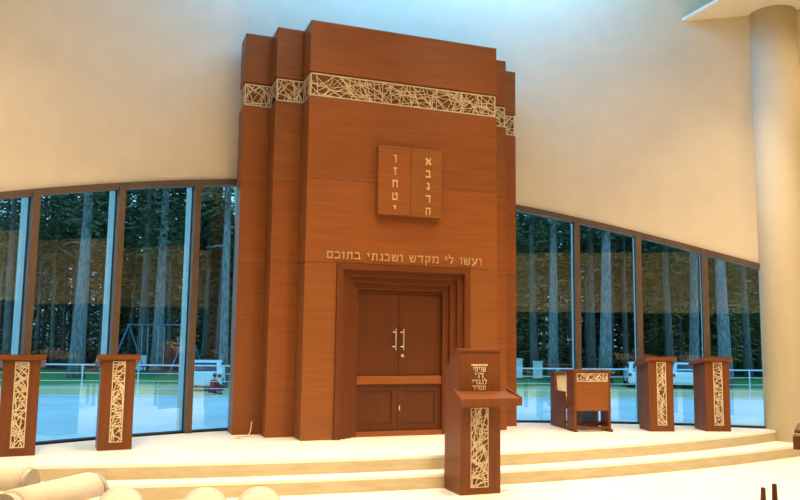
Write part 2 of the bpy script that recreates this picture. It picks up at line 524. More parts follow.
# centre panel: top sheet, band, middle sheets, sheets beside the doors
sheets('front_panel', 0, W, 0, 0.42, ((B1 + 0.015, H),), ('wood',))
sheets('front_panel', 0, W, 0, 0.42, ((FZ, 3.585), (3.585, B0 - 0.012)), ('wood', 'wood_deep'))
sheets('front_panel', 0, FX0, 0, 0.42, ((ZP, FZ),), ('wood_light',))
sheets('front_panel', FX1, W, 0, 0.42, ((ZP, FZ),), ('wood_light',))
obj('band_core', box(0.025, W - 0.025, 0.022, 0.42, B0 - 0.012, B1 + 0.015), M['backing'], ark)
lattice('lattice_band', ark, 0.012, 0.020, B0, W - 0.024, B1 - B0, 140, 11, back_parent=False, bar=0.0066, depth=0.010)
lattice('lattice_band', ark, 0.020, 0.40, B0, 0.375, B1 - B0, 9, 12, rz=-PI / 2, back_parent=False, depth=0.010)
lattice('lattice_band', ark, W - 0.020, 0.025, B0, 0.375, B1 - B0, 9, 13, rz=PI / 2, back_parent=False, depth=0.010)
# stepped side panels
SP = 0.362
for n, (sx, y0, dy) in enumerate(((SP, 0.40, 0.40), (2 * SP, 0.77, 0.40))):
    for side in (-1, 1):
        xo = -sx if side < 0 else W + sx
        xi = xo + 0.40 if side < 0 else xo - 0.40
        a, b = min(xo, xi), max(xo, xi)
        rows = ((ZP, 2.515), (2.515, 3.59), (3.59, B0 - 0.012), (B1 + 0.015, H))
        mm = ('wood', 'wood', 'wood_light', 'wood_deep') if n == 0 else ('wood_deep', 'wood', 'wood', 'wood_deep')
        for (z0, z1), m in zip(rows, mm):
            obj('side_panel', box(a, b, y0, y0 + dy, z0 + (G if z0 > ZP + 0.01 else 0), z1, 0.004), M[m], ark)
        obj('band_core', box(a + 0.022, b - 0.022, y0 + 0.022, y0 + dy, B0 - 0.012, B1 + 0.015), M['backing'], ark)
        lattice('lattice_band', ark, a + 0.012, y0 + 0.020, B0, 0.376, B1 - B0, 24, 20 + n * 4 + side, back_parent=False, bar=0.0085, depth=0.010)
        if side < 0:
            lattice('lattice_band', ark, a + 0.020, y0 + 0.39, B0, 0.365, B1 - B0, 9, 40 + n, rz=-PI / 2, back_parent=False, depth=0.006)
        else:
            lattice('lattice_band', ark, b - 0.020, y0 + 0.025, B0, 0.365, B1 - B0, 9, 50 + n, rz=PI / 2, back_parent=False)
# stepped door surround: four nested frames going in
x0, x1, z1, y = FX0, FX1, FZ, -0.03
steps = 4
DX0, DX1, DZ = 0.757, 1.955, 2.205
for i in range(steps):
    t = i / steps
    t2 = (i + 1) / steps
    ox0, ox1, oz = FX0 + (DX0 - FX0) * t, FX1 + (DX1 - FX1) * t, FZ + (DZ - FZ) * t
    ix0, ix1, iz = FX0 + (DX0 - FX0) * t2, FX1 + (DX1 - FX1) * t2, FZ + (DZ - FZ) * t2
    yy = -0.03 + 0.062 * i
    bm = bmesh.new()
    add_prism(bm, [(ox0, ZP), (ix0, ZP), (ix0, iz), (ix1, iz), (ix1, ZP), (ox1, ZP), (ox1, oz), (ox0, oz)], 'y', yy, 0.42)
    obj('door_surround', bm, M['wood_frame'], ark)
YD = 0.215
xm = 1.346
obj('threshold', box(DX0, DX1, YD - 0.05, 0.42, ZP, 0.362, 0.004), M['wood'], ark)
obj('middle_rail', box(DX0, DX1, YD - 0.035, 0.42, 0.965, 1.072, 0.006), M['wood'], ark)
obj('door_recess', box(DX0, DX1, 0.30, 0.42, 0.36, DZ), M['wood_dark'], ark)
for s in (-1, 1):
    a, b = (DX0, xm - 0.0015) if s < 0 else (xm + 0.0015, DX1)
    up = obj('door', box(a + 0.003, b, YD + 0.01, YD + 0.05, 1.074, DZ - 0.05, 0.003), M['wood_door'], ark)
    hx = xm - 0.055 if s < 0 else xm + 0.055
    bm = bmesh.new()
    add_tube(bm, [(hx, YD - 0.045, 1.41), (hx, YD - 0.045, 1.69)], 0.0075, 10)
    for zz in (1.455, 1.645):
        add_tube(bm, [(hx, YD + 0.01, zz), (hx, YD - 0.045, zz)], 0.007, 8)
        add_tube(bm, [(hx - 0.03, YD - 0.003, zz), (hx + 0.012, YD - 0.003, zz)], 0.009, 8)
    obj('handle', bm, M['brass'], up, smooth=False)
    if s > 0:
        bm = bmesh.new()
        add_tube(bm, [(hx, YD + 0.01, 1.335), (hx, YD - 0.008, 1.335)], 0.021, 16)
        obj('lock', bm, M['brass'], up)
    # lower doors: rails and stiles around a sunk field
    bm = bmesh.new()
    add_box(bm, a + 0.003, b, YD + 0.025, YD + 0.05, 0.365, 0.962)
    st = 0.085
    add_box(bm, a + 0.003, a + st, YD + 0.005, YD + 0.026, 0.365, 0.962)
    add_box(bm, b - st, b, YD + 0.005, YD + 0.026, 0.365, 0.962)
    add_box(bm, a + st, b - st, YD + 0.005, YD + 0.026, 0.365, 0.365 + st)
    add_box(bm, a + st, b - st, YD + 0.005, YD + 0.026, 0.962 - st, 0.962)
    low = obj('lower_door', bm, M['wood_door'], ark)
    if s > 0:
        bm = bmesh.new()
        add_tube(bm, [(a + 0.012, YD - 0.018, 0.625), (a + 0.012, YD - 0.018, 0.69)], 0.010, 8)
        add_tube(bm, [(a + 0.012, YD + 0.006, 0.657), (a + 0.012, YD - 0.018, 0.657)], 0.008, 8)
        obj('knob', bm, M['brass'], low)
obj('top_reveal', box(DX0, DX1, YD - 0.01, 0.42, DZ - 0.05, DZ), M['wood_door'], ark)
# tablets
tab = obj('tablet', box(0.918, 1.372, -0.10, -0.003, 3.168, 4.076, 0.005), M['wood'], ark)
tab2 = obj('tablet', box(1.376, 1.820, -0.10, -0.003, 3.168, 4.076, 0.005), M['wood_light'], ark)
for t_, xx, chars in ((tab, 1.150, 'וזחטי'), (tab2, 1.620, 'אבגדה')):
    for i, ch in enumerate(chars):
        bm = bmesh.new()
        add_text(bm, ch, xx, None, 3.868 - 0.168 * i, 0.098, -0.10, 0.008)
        obj('letter', bm, M['gold'], t_)
LINE = 'ועשו לי מקדש ושכנתי בתוכם'
sx = (2.452 - 0.275) / line_width(LINE)
xr = 2.452
for word in LINE.split(' '):            # words run from the right
    wd = line_width(word) * sx
    bm = bmesh.new()
    add_text(bm, word, xr - wd, xr, 2.566, 0.094, 0.0, 0.014)
    obj('word', bm, M['gold_dull'], ark)
    xr -= wd + (GLYPH[' '][0] + 2 * GAP) * sx

# ------------------------------------------------------------------ side lecterns
def make_lectern(label, loc, rz, seed, bar=0.0095):
    t = thing('lectern', label, 'lectern', loc, rz, 'lecterns along the windows')
    w, d, hf, hb = 0.36, 0.37, 0.985, 0.905
    # body: front (towards -y) taller than the back
    obj('body', prism([(0, 0), (d, 0), (d, hb), (0, hf)], 'x', 0, w), M['wood_lectern'], t)
    sl = (hb - hf) / d
    o = 0.035
    def zt(y):
        return hf + sl * y
    bm = prism([(-o, zt(-o)), (d + o, zt(d + o)), (d + o, zt(d + o) + 0.06), (-o, zt(-o) + 0.06)], 'x', -0.05, w + 0.05)
    bmesh.ops.bevel(bm, geom=list(bm.edges), offset=0.005, segments=2, affect='EDGES')
    obj('top', bm, M['wood_top'], t)
    lattice('lattice_panel', t, 0.118, 0.0, 0.085, 0.135, hf - 0.095, 62, seed, bar=bar, depth=0.007, rim=0.010, bound=0.5)
    return t
make_lectern('wooden lectern cut by the left edge of the photo', (-3.275, -0.40, ZP), math.radians(5), 3)
make_lectern('wooden lectern between the leftmost lectern and the tall cabinet', (-2.315, -0.215, ZP), math.radians(4), 4)
make_lectern('wooden lectern beside the chair, lattice strip facing the hall', (4.965, -0.27, ZP), math.radians(-15), 5, 0.0068)
make_lectern('wooden lectern nearest the round column', (5.785, -0.475, ZP), math.radians(-15), 6, 0.0068)

# ------------------------------------------------------------------ the reader's lectern on the hall floor
t = thing('lectern', 'tall wooden lectern standing on the hall floor below the steps, with sloping desk', 'lectern', (1.17, -2.145, 0))
LW, LD = 0.455, 0.405
obj('body', prism([(0, 0), (LD, 0), (LD, 1.25), (0.10, 1.45), (0, 1.45)], 'x', 0, LW), M['wood_lectern'], t)
obj('cap', box(-0.012, LW + 0.012, -0.012, 0.115, 1.45, 1.476, 0.003), M['wood_top'], t)
def dz(y):
    return 1.040 + 0.22 * y          # y runs negative towards the reader
def frustum(y0, y1, w0, w1, lo0, hi0, lo1, hi1):
    bm = bmesh.new()
    c = LW / 2
    v = [bm.verts.new(p) for p in ((c - w0, y0, lo0), (c + w0, y0, lo0), (c + w0, y0, hi0), (c - w0, y0, hi0),
                                   (c - w1, y1, lo1), (c + w1, y1, lo1), (c + w1, y1, hi1), (c - w1, y1, hi1))]
    for f in ((0, 1, 2, 3), (7, 6, 5, 4), (0, 4, 5, 1), (1, 5, 6, 2), (2, 6, 7, 3), (3, 7, 4, 0)):
        bm.faces.new([v[i] for i in f])
    return bm
Wb, Wf = LW / 2 + 0.085, LW / 2 + 0.115
desk = obj('desk', frustum(-0.003, -0.26, Wb, Wf, dz(0) - 0.05, dz(0), dz(-0.26) - 0.075, dz(-0.26)), M['wood_lectern'], t)
for s_ in (-1, 1):
    bm = bmesh.new()
    c = LW / 2
    v = [bm.verts.new(p) for p in ((c + s_ * Wb, -0.003, dz(0)), (c + s_ * (Wb - 0.014), -0.003, dz(0)), (c + s_ * (Wb - 0.014), -0.003, dz(0) + 0.034), (c + s_ * Wb, -0.003, dz(0) + 0.034),
                                   (c + s_ * Wf, -0.26, dz(-0.26)), (c + s_ * (Wf - 0.014), -0.26, dz(-0.26)), (c + s_ * (Wf - 0.014), -0.26, dz(-0.26) + 0.010), (c + s_ * Wf, -0.26, dz(-0.26) + 0.010))]
    for f in ((0, 1, 2, 3), (7, 6, 5, 4), (0, 4, 5, 1), (1, 5, 6, 2), (2, 6, 7, 3), (3, 7, 4, 0)):
        bm.faces.new([v[i] for i in f])
    obj('desk_lip', bm, M['wood_top'], desk)

lattice('lattice_panel', t, 0.115, 0.0, 0.07, 0.20, 0.80, 78, 77, bar=0.0075, depth=0.007, rim=0.006, bound=0.3)
bm = bmesh.new()
px0, px1 = 0.120, 0.305
add_box(bm, px0, px1, -0.008, 0, 1.300, 1.316)
add_box(bm, px0, px1, -0.008, 0, 1.030, 1.038)
cx = (px0 + px1) / 2
add_text(bm, 'שויתי', px0 + 0.02, px1 - 0.02, 1.238, 0.052, 0.0, 0.008)
add_text(bm, 'ה׳', cx - 0.05, cx + 0.045, 1.172, 0.054, 0.0, 0.008)
add_text(bm, 'לנגדי', px0 + 0.008, px1 - 0.008, 1.110, 0.048, 0.0, 0.008)
add_text(bm, 'תמיד', px0 + 0.012, px1 - 0.02, 1.052, 0.046, 0.0, 0.008)
pl = obj('plaque_lettering', bm, M['lattice'], t)
obj('plaque_backing', box(px0 - 0.003, px1 + 0.003, -0.002, 0.003, 1.026, 1.318), M['backing'], pl)

# ------------------------------------------------------------------ seat with its book stand
RZ = math.radians(-9)
t = thing('book_stand', 'wooden stand with lattice strip along its top in front of the cushioned chair', 'stand', (3.875, -0.045, ZP), RZ)
for xx in (0, 0.515):
    obj('side_panel', box(xx, xx + 0.035, 0.0, 0.26, 0.0 if xx == 0 else 0.0, 0.835, 0.003), M['wood_lectern'], t)
obj('front_panel', box(0.036, 0.514, 0.004, 0.028, 0.285, 0.825), M['wood'], t)
lattice('lattice_band', t, 0.045, 0.004, 0.69, 0.46, 0.115, 30, 31, bar=0.0075, depth=0.007, rim=0.008)
obj('top', prism([(-0.012, 0.835), (0.30, 0.835), (0.30, 0.85), (-0.012, 0.86)], 'x', -0.012, 0.562), M['wood_top'], t)
for xx in (-0.01, 0.50):
    obj('foot', box(xx, xx + 0.055, -0.05, 0.28, 0.0, 0.04, 0.004) if xx > 0.1 else box(xx, xx + 0.05, -0.02, 0.28, 0, 0.02), M['wood_lectern'], t)
obj('stretcher', box(0.036, 0.514, 0.01, 0.045, 0.03, 0.065), M['wood_lectern'], t)
obj('stretcher', box(0.036, 0.514, 0.20, 0.235, 0.06, 0.10), M['wood_lectern'], t)
t = thing('armchair', 'cushioned wooden chair half hidden behind the book stand by the right windows', 'chair', (3.875 + math.sin(-RZ) * 0.36, -0.045 + 0.36, ZP), RZ)
for xx in (0, 0.50):
    p = obj('side_panel', prism([(0.0, 0), (0.50, 0), (0.50, 0.80), (0.35, 0.80), (0.31, 0.53), (0.0, 0.53)], 'x', xx, xx + 0.035), M['wood_lectern'], t)
obj('seat', box(0.036, 0.499, 0.03, 0.42, 0.34, 0.45, 0.025), M['beige_chair'], t)
obj('seat_frame', box(0.036, 0.499, 0.02, 0.44, 0.28, 0.34), M['wood_lectern'], t)
bm = bmesh.new()
add_box(bm, 0.04, 0.495, -0.045, 0.045, -0.02, 0.32, Matrix.Translation((0, 0.41, 0.46)) @ Matrix.Rotation(math.radians(-7), 4, 'X'), 0.03)
obj('backrest', bm, M['beige_chair'], t)
obj('back_board', box(0.036, 0.499, 0.475, 0.50, 0.28, 0.80), M['wood_lectern'], t)
obj('top_rail', box(0.036, 0.499, 0.36, 0.50, 0.775, 0.80), M['wood_top'], t)

# cable on the platform at the foot of the ark
tag(obj('cable', tube([(-0.48, 0.72, ZP + 0.17), (-0.50, 0.66, ZP + 0.07), (-0.54, 0.58, ZP + 0.008), (-0.66, 0.52, ZP + 0.008), (-0.74, 0.42, ZP + 0.008), (-0.66, 0.36, ZP + 0.008)], 0.007, 6), M['beige_chair']), 'thin pale cable end lying at the left foot of the tall cabinet', 'cable')

# ------------------------------------------------------------------ seats at the front edge of the photo
CAM = Vector((-2.1534, -9.3992, 1.6))
F = Vector((0.34003361, 0.93379253, 0.11139412))
R = Vector((0.93905915, -0.34350789, 0.01304768))
U = Vector((-0.05044859, -0.10016902, 0.99369065))
FOC = 764.2667
def place(u, d):
    """ground point d metres out in the direction of bearing u (measured off the photo)"""
    p = CAM + (F + R * ((u - 400) / FOC)) * d
    return Vector((p.x, p.y, 0))
def make_seat():
    t = thing('tip_up_seat', '', 'seat', (0, 0, 0))
    w, r, zt = 0.50, 0.105, 0.72
    prof = [(-r * 0.80, 0.30), (r * 0.80, 0.30)]
    for i in range(13):
        a = PI * i / 12
        prof.append((r * math.cos(a), zt - r + r * math.sin(a)))
    bm = prism(prof, 'x', -w / 2 + 0.02, w / 2 - 0.02)
    bmesh.ops.bevel(bm, geom=[e for e in bm.edges if abs(e.verts[0].co.x - e.verts[1].co.x) < 1e-4], offset=0.018, segments=3, affect='EDGES')
    obj('backrest', bm, M['beige'], t, smooth=True)
    bm = bmesh.new()
    add_box(bm, -w / 2 + 0.03, w / 2 - 0.03, -0.155, -0.095, 0.24, 0.60, None, 0.02)
    obj('seat', bm, M['beige'], t)
    for s in (-1, 1):
        p2 = [(y * 0.92, z) for y, z in prof]
        xx = s * (w / 2 - 0.012)
        sp = obj('side_panel', prism([(y, z - 0.012) for y, z in p2], 'x', xx - 0.009, xx + 0.009), M['grey'], t)
        obj('leg', box(xx - 0.015, xx + 0.015, -0.03, 0.03, 0.0, 0.30), M['steel'], t)
        obj('foot', box(xx - 0.025, xx + 0.025, -0.10, 0.10, 0.0, 0.02), M['steel'], t)
    return t
yaw = 0.3492
def axis_from(u0, d0, u1, d1):
    a, b = place(u0, d0), place(u1, d1)
    return (a + b) / 2, math.atan2(b.y - a.y, b.x - a.x)
seats = [
    (axis_from(-32, 4.92, 53, 4.88), 'beige rounded seat back at the lower left corner, lying level and cut by the edge'),
    (axis_from(27, 4.28, 104, 4.86), 'beige seat back set at an angle, grey panel on its end'),
    (axis_from(131, 4.10, 134, 4.62), 'low beige dome of a seat back, just right of the angled seat'),
    (axis_from(213, 4.12, 215, 4.64), 'beige dome of a seat back, middle of the three domes at the bottom edge'),
    (axis_from(268, 4.16, 267, 4.68), 'beige dome of a seat back, farthest right of the three at the bottom edge'),
]
proto = make_seat()
for i, ((p, a), lab) in enumerate(seats):
    if i == 0:
        proto.location = p
        proto.rotation_euler = (0, 0, a)
        proto['label'] = lab
        proto.scale = (1, 1, 1.06)
        proto['group'] = 'beige seats at the front edge'
    else:
        dup(proto, p, a, lab, 'beige seats at the front edge', (1.38, 1.12, 1.03) if i < 2 else (1, 1.22, 0.992))

# dark wooden chair whose two back posts rise into the frame
p = place(758, 3.9)
t = thing('wooden_chair', 'dark wooden chair, only its two tapered back posts rising at the bottom right', 'chair', (p.x, p.y, 0), -yaw)
for sx, hh in ((-0.030, 0.882), (0.030, 0.901)):
    obj('back_post', tube([(sx, 0.02, 0.0), (sx, 0.0, 0.45), (sx * 1.0, -0.01, hh - 0.15), (sx * 0.93, -0.015, hh)], [0.016, 0.018, 0.016, 0.011], 10), M['wood_dark'], t)
obj('seat', box(-0.17, 0.17, -0.40, -0.02, 0.43, 0.46, 0.008), M['wood_dark'], t)
for sx in (-0.15, 0.15):
    obj('leg', tube([(sx, -0.37, 0.0), (sx, -0.36, 0.43)], [0.014, 0.018], 10), M['wood_dark'], t)
obj('back_slat', box(-0.03, 0.03, -0.012, 0.012, 0.56, 0.60), M['wood_dark'], t)

# reading table at the right edge, only its corner in the frame
p = place(792.5, 6.4)
t = thing('reading_table', 'dark wooden table corner at the right edge beside the round column', 'table', (p.x, p.y, 0), -0.87)
obj('apron', box(-0.06, 1.0, 0.02, 0.6, 0.715, 0.82, 0.004), M['wood_dark'], t)
obj('spacer', box(-0.04, 0.98, 0.04, 0.58, 0.82, 0.850), M['beige_chair'], t)
obj('table_top', box(-0.045, 1.05, 0.0, 0.64, 0.850, 0.876, 0.004), M['wood_dark'], t)
for xx in (0.14, 0.90):
    for yy in (0.06, 0.5):
        obj('leg', box(xx, xx + 0.06, yy, yy + 0.06, 0.0, 0.72), M['wood_dark'], t)

# ------------------------------------------------------------------ outdoors
ZT, ZG = -0.30, -1.20
def gp(u, d, z):
    p = place(u, d)
    return Vector((p.x, p.y, z))
RZO = -yaw + math.radians(4.5)
railA, railB = gp(-260, 21.6, ZT), gp(1050, 26.2, ZT)
axis = (railB - railA).normalized()
rz_rail = math.atan2(axis.y, axis.x)
nrm = Vector((-axis.y, axis.x, 0))
# terrace slab between the glass and the railing
a, b = railA + nrm * 0.25, railB + nrm * 0.25
poly = [(a.x, a.y), (b.x, b.y), (b.x + 2, -7), (9.95, -4.5)] + [arcp(1.05 - 1.9 * i / 40, AR + 0.11) for i in range(41)] + [(-6.2, -2.5), (a.x - 2, -4)]
structure(obj('terrace', prism(poly, 'z', ZT - 1.2, ZT), M['paving']))
bm = bmesh.new()
Mx = Matrix.Translation(railA) @ Matrix.Rotation(rz_rail, 4, 'Z')
LR = (railB - railA).length
kerb = structure(obj('kerb', box(0, LR, 0.06, 0.24, 0, 0.05), M['kerb'], loc=railA))
kerb.rotation_euler = (0, 0, rz_rail)
gnd = structure(obj('ground', box(-20, LR + 30, 0.3, 160, -0.4, 0), M['ground'], loc=(railA.x, railA.y, ZG)))
gnd.rotation_euler = (0, 0, rz_rail)

rl = thing('railing', 'pale metal railing along the far edge of the terrace', 'railing', railA, rz_rail)
for zz in (0.94, 0.70, 0.48, 0.27):
    obj('rail', tube([(0, 0, zz), (LR, 0, zz)], 0.022 if zz > 0.9 else 0.011, 8), M['rail'], rl)
n = int(LR / 1.55)
for i in range(n + 1):
    xx = i * LR / n
    obj('post', tube([(xx, 0, 0), (xx, 0, 0.94)], 0.022, 8), M['rail'], rl)

# ---- trees
def crown_mesh(seed, h, base, rad, n, cone):
    rnd = random.Random(seed)
    bm = bmesh.new()
    for i in range(n):
        t = rnd.random() ** (0.8 if cone else 0.9)
        z = base + (h - base) * t
        rr = rad * ((1 - t) * 0.95 + 0.05 if cone else math.sin(PI * min(1, 0.12 + t * 0.85)) ** 0.7)
        a = rnd.random() * 2 * PI
        r_ = rr * (rnd.random() ** 0.55)
        c = Vector((r_ * math.cos(a), r_ * math.sin(a), z - (0.25 * r_ if cone else 0)))
        s = 0.16 + 0.34 * rnd.random()
        d = Vector((math.cos(a), math.sin(a), rnd.uniform(-0.6, 0.4))).normalized()
        side = d.cross(Vector((rnd.uniform(-0.4, 0.4), rnd.uniform(-0.4, 0.4), 1))).normalized()
        up = side.cross(d) * rnd.uniform(-0.3, 0.3)
        tip = c + d * s * 1.25
        q = [c - side * s * 0.35, c + side * s * 0.35 + up * 0.4, tip + side * s * 0.25, tip + d * s * 0.3, tip - side * s * 0.25 + up * 0.4]
        bm.faces.new([bm.verts.new(v) for v in q])
    me = bpy.data.meshes.new('foliage')
    bm.to_mesh(me)
    bm.free()
    return me
def trunk_mesh(seed, h, r, branches, b0=3.0):
    rnd = random.Random(seed)
    bm = bmesh.new()
    pts, rad = [], []
    bx, by = rnd.uniform(-0.25, 0.25), rnd.uniform(-0.25, 0.25)
    for i in range(9):
        t = i / 8
        pts.append((bx * math.sin(t * 2.4), by * math.sin(t * 3.0), h * t - 0.15))
        rad.append(r * (1.18 if i == 0 else (1 - 0.75 * t)))
    add_tube(bm, pts, rad, 10)
    for i in range(branches):
        z = rnd.uniform(b0, h * 0.9)
        a = rnd.random() * 2 * PI
        L = rnd.uniform(0.6, 2.0)
        add_tube(bm, [(0, 0, z), (L * 0.5 * math.cos(a), L * 0.5 * math.sin(a), z + 0.05), (L * math.cos(a), L * math.sin(a), z - 0.1)], [0.05, 0.035, 0.012], 4)
    me = bpy.data.meshes.new('trunk')
    bm.to_mesh(me)
    bm.free()
    for p in me.polygons:
        p.use_smooth = True
    return me
def make_tree(name, label, cat, trunk_me, crown_me, bark, leaf, group):
    t = thing(name, label, cat, (0, 0, 0), 0, group)
    new_obj('trunk', trunk_me, None, t)
    new_obj('foliage', crown_me, None, t)
    if not trunk_me.materials:
        trunk_me.materials.append(M[bark])
    if not crown_me.materials:
        crown_me.materials.append(M[leaf])
    return t
random.seed(5)
# pines with tall bare trunks at the edge of the lawn: bearing, distance, trunk radius, pale bark?, label
pines = [
    (14, 54, 0.30, 0, 'dark pine trunk at the far left, seen through the outermost pane'),
    (83, 47, 0.46, 1, 'thick grey pine trunk seen above and left of the second lectern'),
    (106, 60, 0.22, 0, 'thin dark pine trunk close to the second mullion'),
    (146, 58, 0.34, 0, 'dark pine trunk left in the third window pane'),
    (162, 52, 0.42, 1, 'greyish pine trunk in the middle of the third window pane'),
    (178, 64, 0.25, 0, 'thin pine trunk right in the third window pane'),
    (208, 62, 0.26, 0, 'thin dark pine trunk in the pane next to the tall cabinet'),
    (228, 40, 0.25, 1, 'pale blue-grey trunk hard against the left side of the tall cabinet'),
    (534, 55, 0.30, 0, 'dark pine trunk just right of the tall cabinet'),
    (552, 50, 0.34, 1, 'grey pine trunk in the pane right of the tall cabinet'),
    (590, 58, 0.36, 0, 'dark pine trunk above the cushioned chair'),
    (603, 47, 0.40, 1, 'thick grey pine trunk in the pane above the book stand'),
    (624, 60, 0.24, 0, 'thin pine trunk beside the mullion above the third lectern'),
    (652, 62, 0.22, 1, 'thin pale trunk behind the third lectern'),
    (668, 54, 0.30, 0, 'dark pine trunk between the two right lecterns'),
    (690, 50, 0.34, 1, 'grey pine trunk left of the fourth lectern'),
    (722, 46, 0.40, 1, 'broad grey pine trunk above the fourth lectern'),
    (744, 56, 0.30, 0, 'dark pine trunk next to the round column'),
]
crownA = crown_mesh(1, 21, 8.0, 2.3, 1000, False)
crownB = crown_mesh(2, 22, 9.0, 2.0, 900, False)
crownA.materials.append(M['needles'])
crownB.materials.append(M['needles'])
for i, (u, d, r, pale, lab) in enumerate(pines):
    tm = trunk_mesh(100 + i, 20, r, 16, 4.0)
    tm.materials.append(M['bark_pale' if pale else 'bark'])
    t = make_tree('pine_tree', lab, 'tree', tm, (crownA, crownB)[i % 2], 'bark', 'needles', 'pines at the edge of the lawn')
    t.location = gp(u, d, ZG)
    t.rotation_euler = (0, 0, i * 1.7)
# the forest behind: slim trunks and full spruces, row after row
sp1 = make_tree('spruce_tree', 'dark green spruce deep in the forest, branches down to the ground', 'tree', trunk_mesh(201, 19, 0.20, 4), crown_mesh(11, 19, 0.6, 2.4, 1900, True), 'bark', 'needles', 'spruces of the forest')
sp2 = make_tree('spruce_tree', 'yellowish autumn tree deep in the forest, behind the front row of trunks', 'tree', trunk_mesh(202, 17, 0.16, 6), crown_mesh(12, 13, 1.0, 2.4, 1500, False), 'bark', 'needles_warm', 'autumn trees of the forest')
sp2.name = 'autumn_tree'
sp3 = make_tree('slim_pine', 'slim pine deep in the forest, behind the front row of trunks', 'tree', trunk_mesh(203, 22, 0.20, 14), crown_mesh(13, 23, 11, 1.8, 700, False), 'bark', 'needles', 'slim pines of the forest')
used = {}
rnd = random.Random(9)
bear = [(-45, 300), (460, 815)]
for row, (d0, kinds) in enumerate(((62, (2, 2, 2, 1)), (69, (2, 2, 0, 1)), (77, (0, 2, 2, 0)), (86, (0, 0, 2)), (96, (0, 0)))):
    for lo, hi in bear:
        n = int((hi - lo) / (17.5 if row < 3 else 15.5))
        for i in range(n):
            u = lo + (hi - lo) * (i + rnd.random()) / n
            d = d0 + rnd.uniform(-3, 3)
            kd = kinds[rnd.randrange(len(kinds))]
            src = (sp1, sp2, sp3)[kd]
            s = rnd.uniform(0.62, 1.0)
            p = gp(u, d, ZG)
            if kd not in used:
                used[kd] = 1
                src.location = p
                src.rotation_euler = (0, 0, rnd.random() * 6)
            else:
                dup(src, p, rnd.random() * 6, scale=(1, 1, s))
# low undergrowth along the forest edge
bm = bmesh.new()
rnd = random.Random(21)
for lo, hi in bear:
    for i in range(2600):
        u, d = rnd.uniform(lo, hi), rnd.uniform(58, 92)
        c = gp(u, d, ZG + rnd.random() ** 1.5 * 2.2)
        s = rnd.uniform(0.15, 0.5)
        dirs = [Vector((rnd.uniform(-1, 1), rnd.uniform(-1, 1), rnd.uniform(-0.5, 1))).normalized() * s for _ in range(3)]
        bm.faces.new([bm.verts.new(c + q) for q in dirs])
ug = obj('undergrowth', bm, M['needles'])
ug['kind'] = 'stuff'
ug['label'] = 'low dark undergrowth between the forest trunks'
ug['category'] = 'undergrowth'

# ---- cars
def make_car(label, loc, rz):
    t = thing('car', label, 'car', loc, rz)
    w, L = 1.68, 4.0
    prof = [(0, 0.28), (0, 0.72), (0.06, 0.90), (0.55, 1.40), (0.75, 1.46), (1.9, 1.46), (2.2, 1.40), (2.95, 0.95), (3.8, 0.80), (4.0, 0.62), (4.0, 0.28)]
    bm = prism(prof, 'x', -w / 2, w / 2)
    for v in bm.verts:
        if v.co.z > 0.95:
            v.co.x *= 0.84
    bmesh.ops.bevel(bm, geom=list(bm.edges), offset=0.05, segments=2, affect='EDGES')
    obj('body', bm, M['white_car'], t)
    bm = bmesh.new()
    q = [(-0.58, 0.14, 0.96), (0.58, 0.14, 0.96), (0.54, 0.50, 1.345), (-0.54, 0.50, 1.345)]
    a = [bm.verts.new((x, y - 0.035, z + 0.03)) for x, y, z in q]
    b = [bm.verts.new((x, y + 0.05, z - 0.04)) for x, y, z in q]
    bm.faces.new(a)
    bm.faces.new(b[::-1])
    for k_ in range(4):
        bm.faces.new([a[k_], b[k_], b[(k_ + 1) % 4], a[(k_ + 1) % 4]])
    obj('rear_window', bm, M['car_glass'], t)
    for s in (-1, 1):
        bm = bmesh.new()
        add_prism(bm, [(0.75, 1.0), (2.75, 1.0), (2.2, 1.36), (0.85, 1.36)], 'x', s * 0.715 - 0.055, s * 0.715 + 0.055)
        obj('side_window', bm, M['car_glass'], t)
        for yy in (0.75, 3.2):
            obj('wheel', tube([(s * 0.66, yy, 0.31), (s * 0.86, yy, 0.31)], 0.31, 20), M['rubber'], t)
        obj('tail_lamp', box(s * 0.74 - 0.08, s * 0.74 + 0.08, -0.02, 0.10, 0.68, 0.86), M['lamp_red'], t)
    obj('bumper', box(-0.8, 0.8, -0.05, 0.1, 0.32, 0.50, 0.02), M['white_car'], t)
    return t
make_car('white car parked beyond the railing beside the person in red', gp(209, 37.5, ZG), -yaw + math.radians(8))
make_car('white car partly hidden by the lectern beside the chair', gp(641, 44, ZG), -yaw + math.radians(-12))
make_car('white car seen in the gap between the two right lecterns', gp(684, 44, ZG), -yaw + math.radians(-20))
def make_bin(label, loc, rz, w, h, cat='container'):
    t = thing('storage_container', label, cat, loc, rz)
    obj('body', box(-w / 2, w / 2, 0, w, 0.08, h, 0.03), M['bin'], t)
    obj('lid', box(-w / 2 - 0.04, w / 2 + 0.04, -0.04, w + 0.04, h, h + 0.07, 0.02), M['bin'], t)
    for s in (-1, 1):
        obj('foot', box(s * w * 0.4 - 0.05, s * w * 0.4 + 0.05, 0.0, w, 0, 0.08), M['rubber'], t)
make_bin('small white container beyond the railing, next to the second lectern top', gp(146.5, 56, ZG), 0.2, 0.75, 1.05)
make_bin('white square container right of the swing leg, beyond the railing', gp(160.5, 54, ZG), -0.3, 0.70, 0.95)
make_bin('tall white container hard against the right side of the tall cabinet', gp(516.5, 52, ZG), -0.2, 0.80, 1.3)
make_bin('white container beyond the railing, left of the chair', gp(537, 52, ZG), -0.5, 0.62, 1.15)

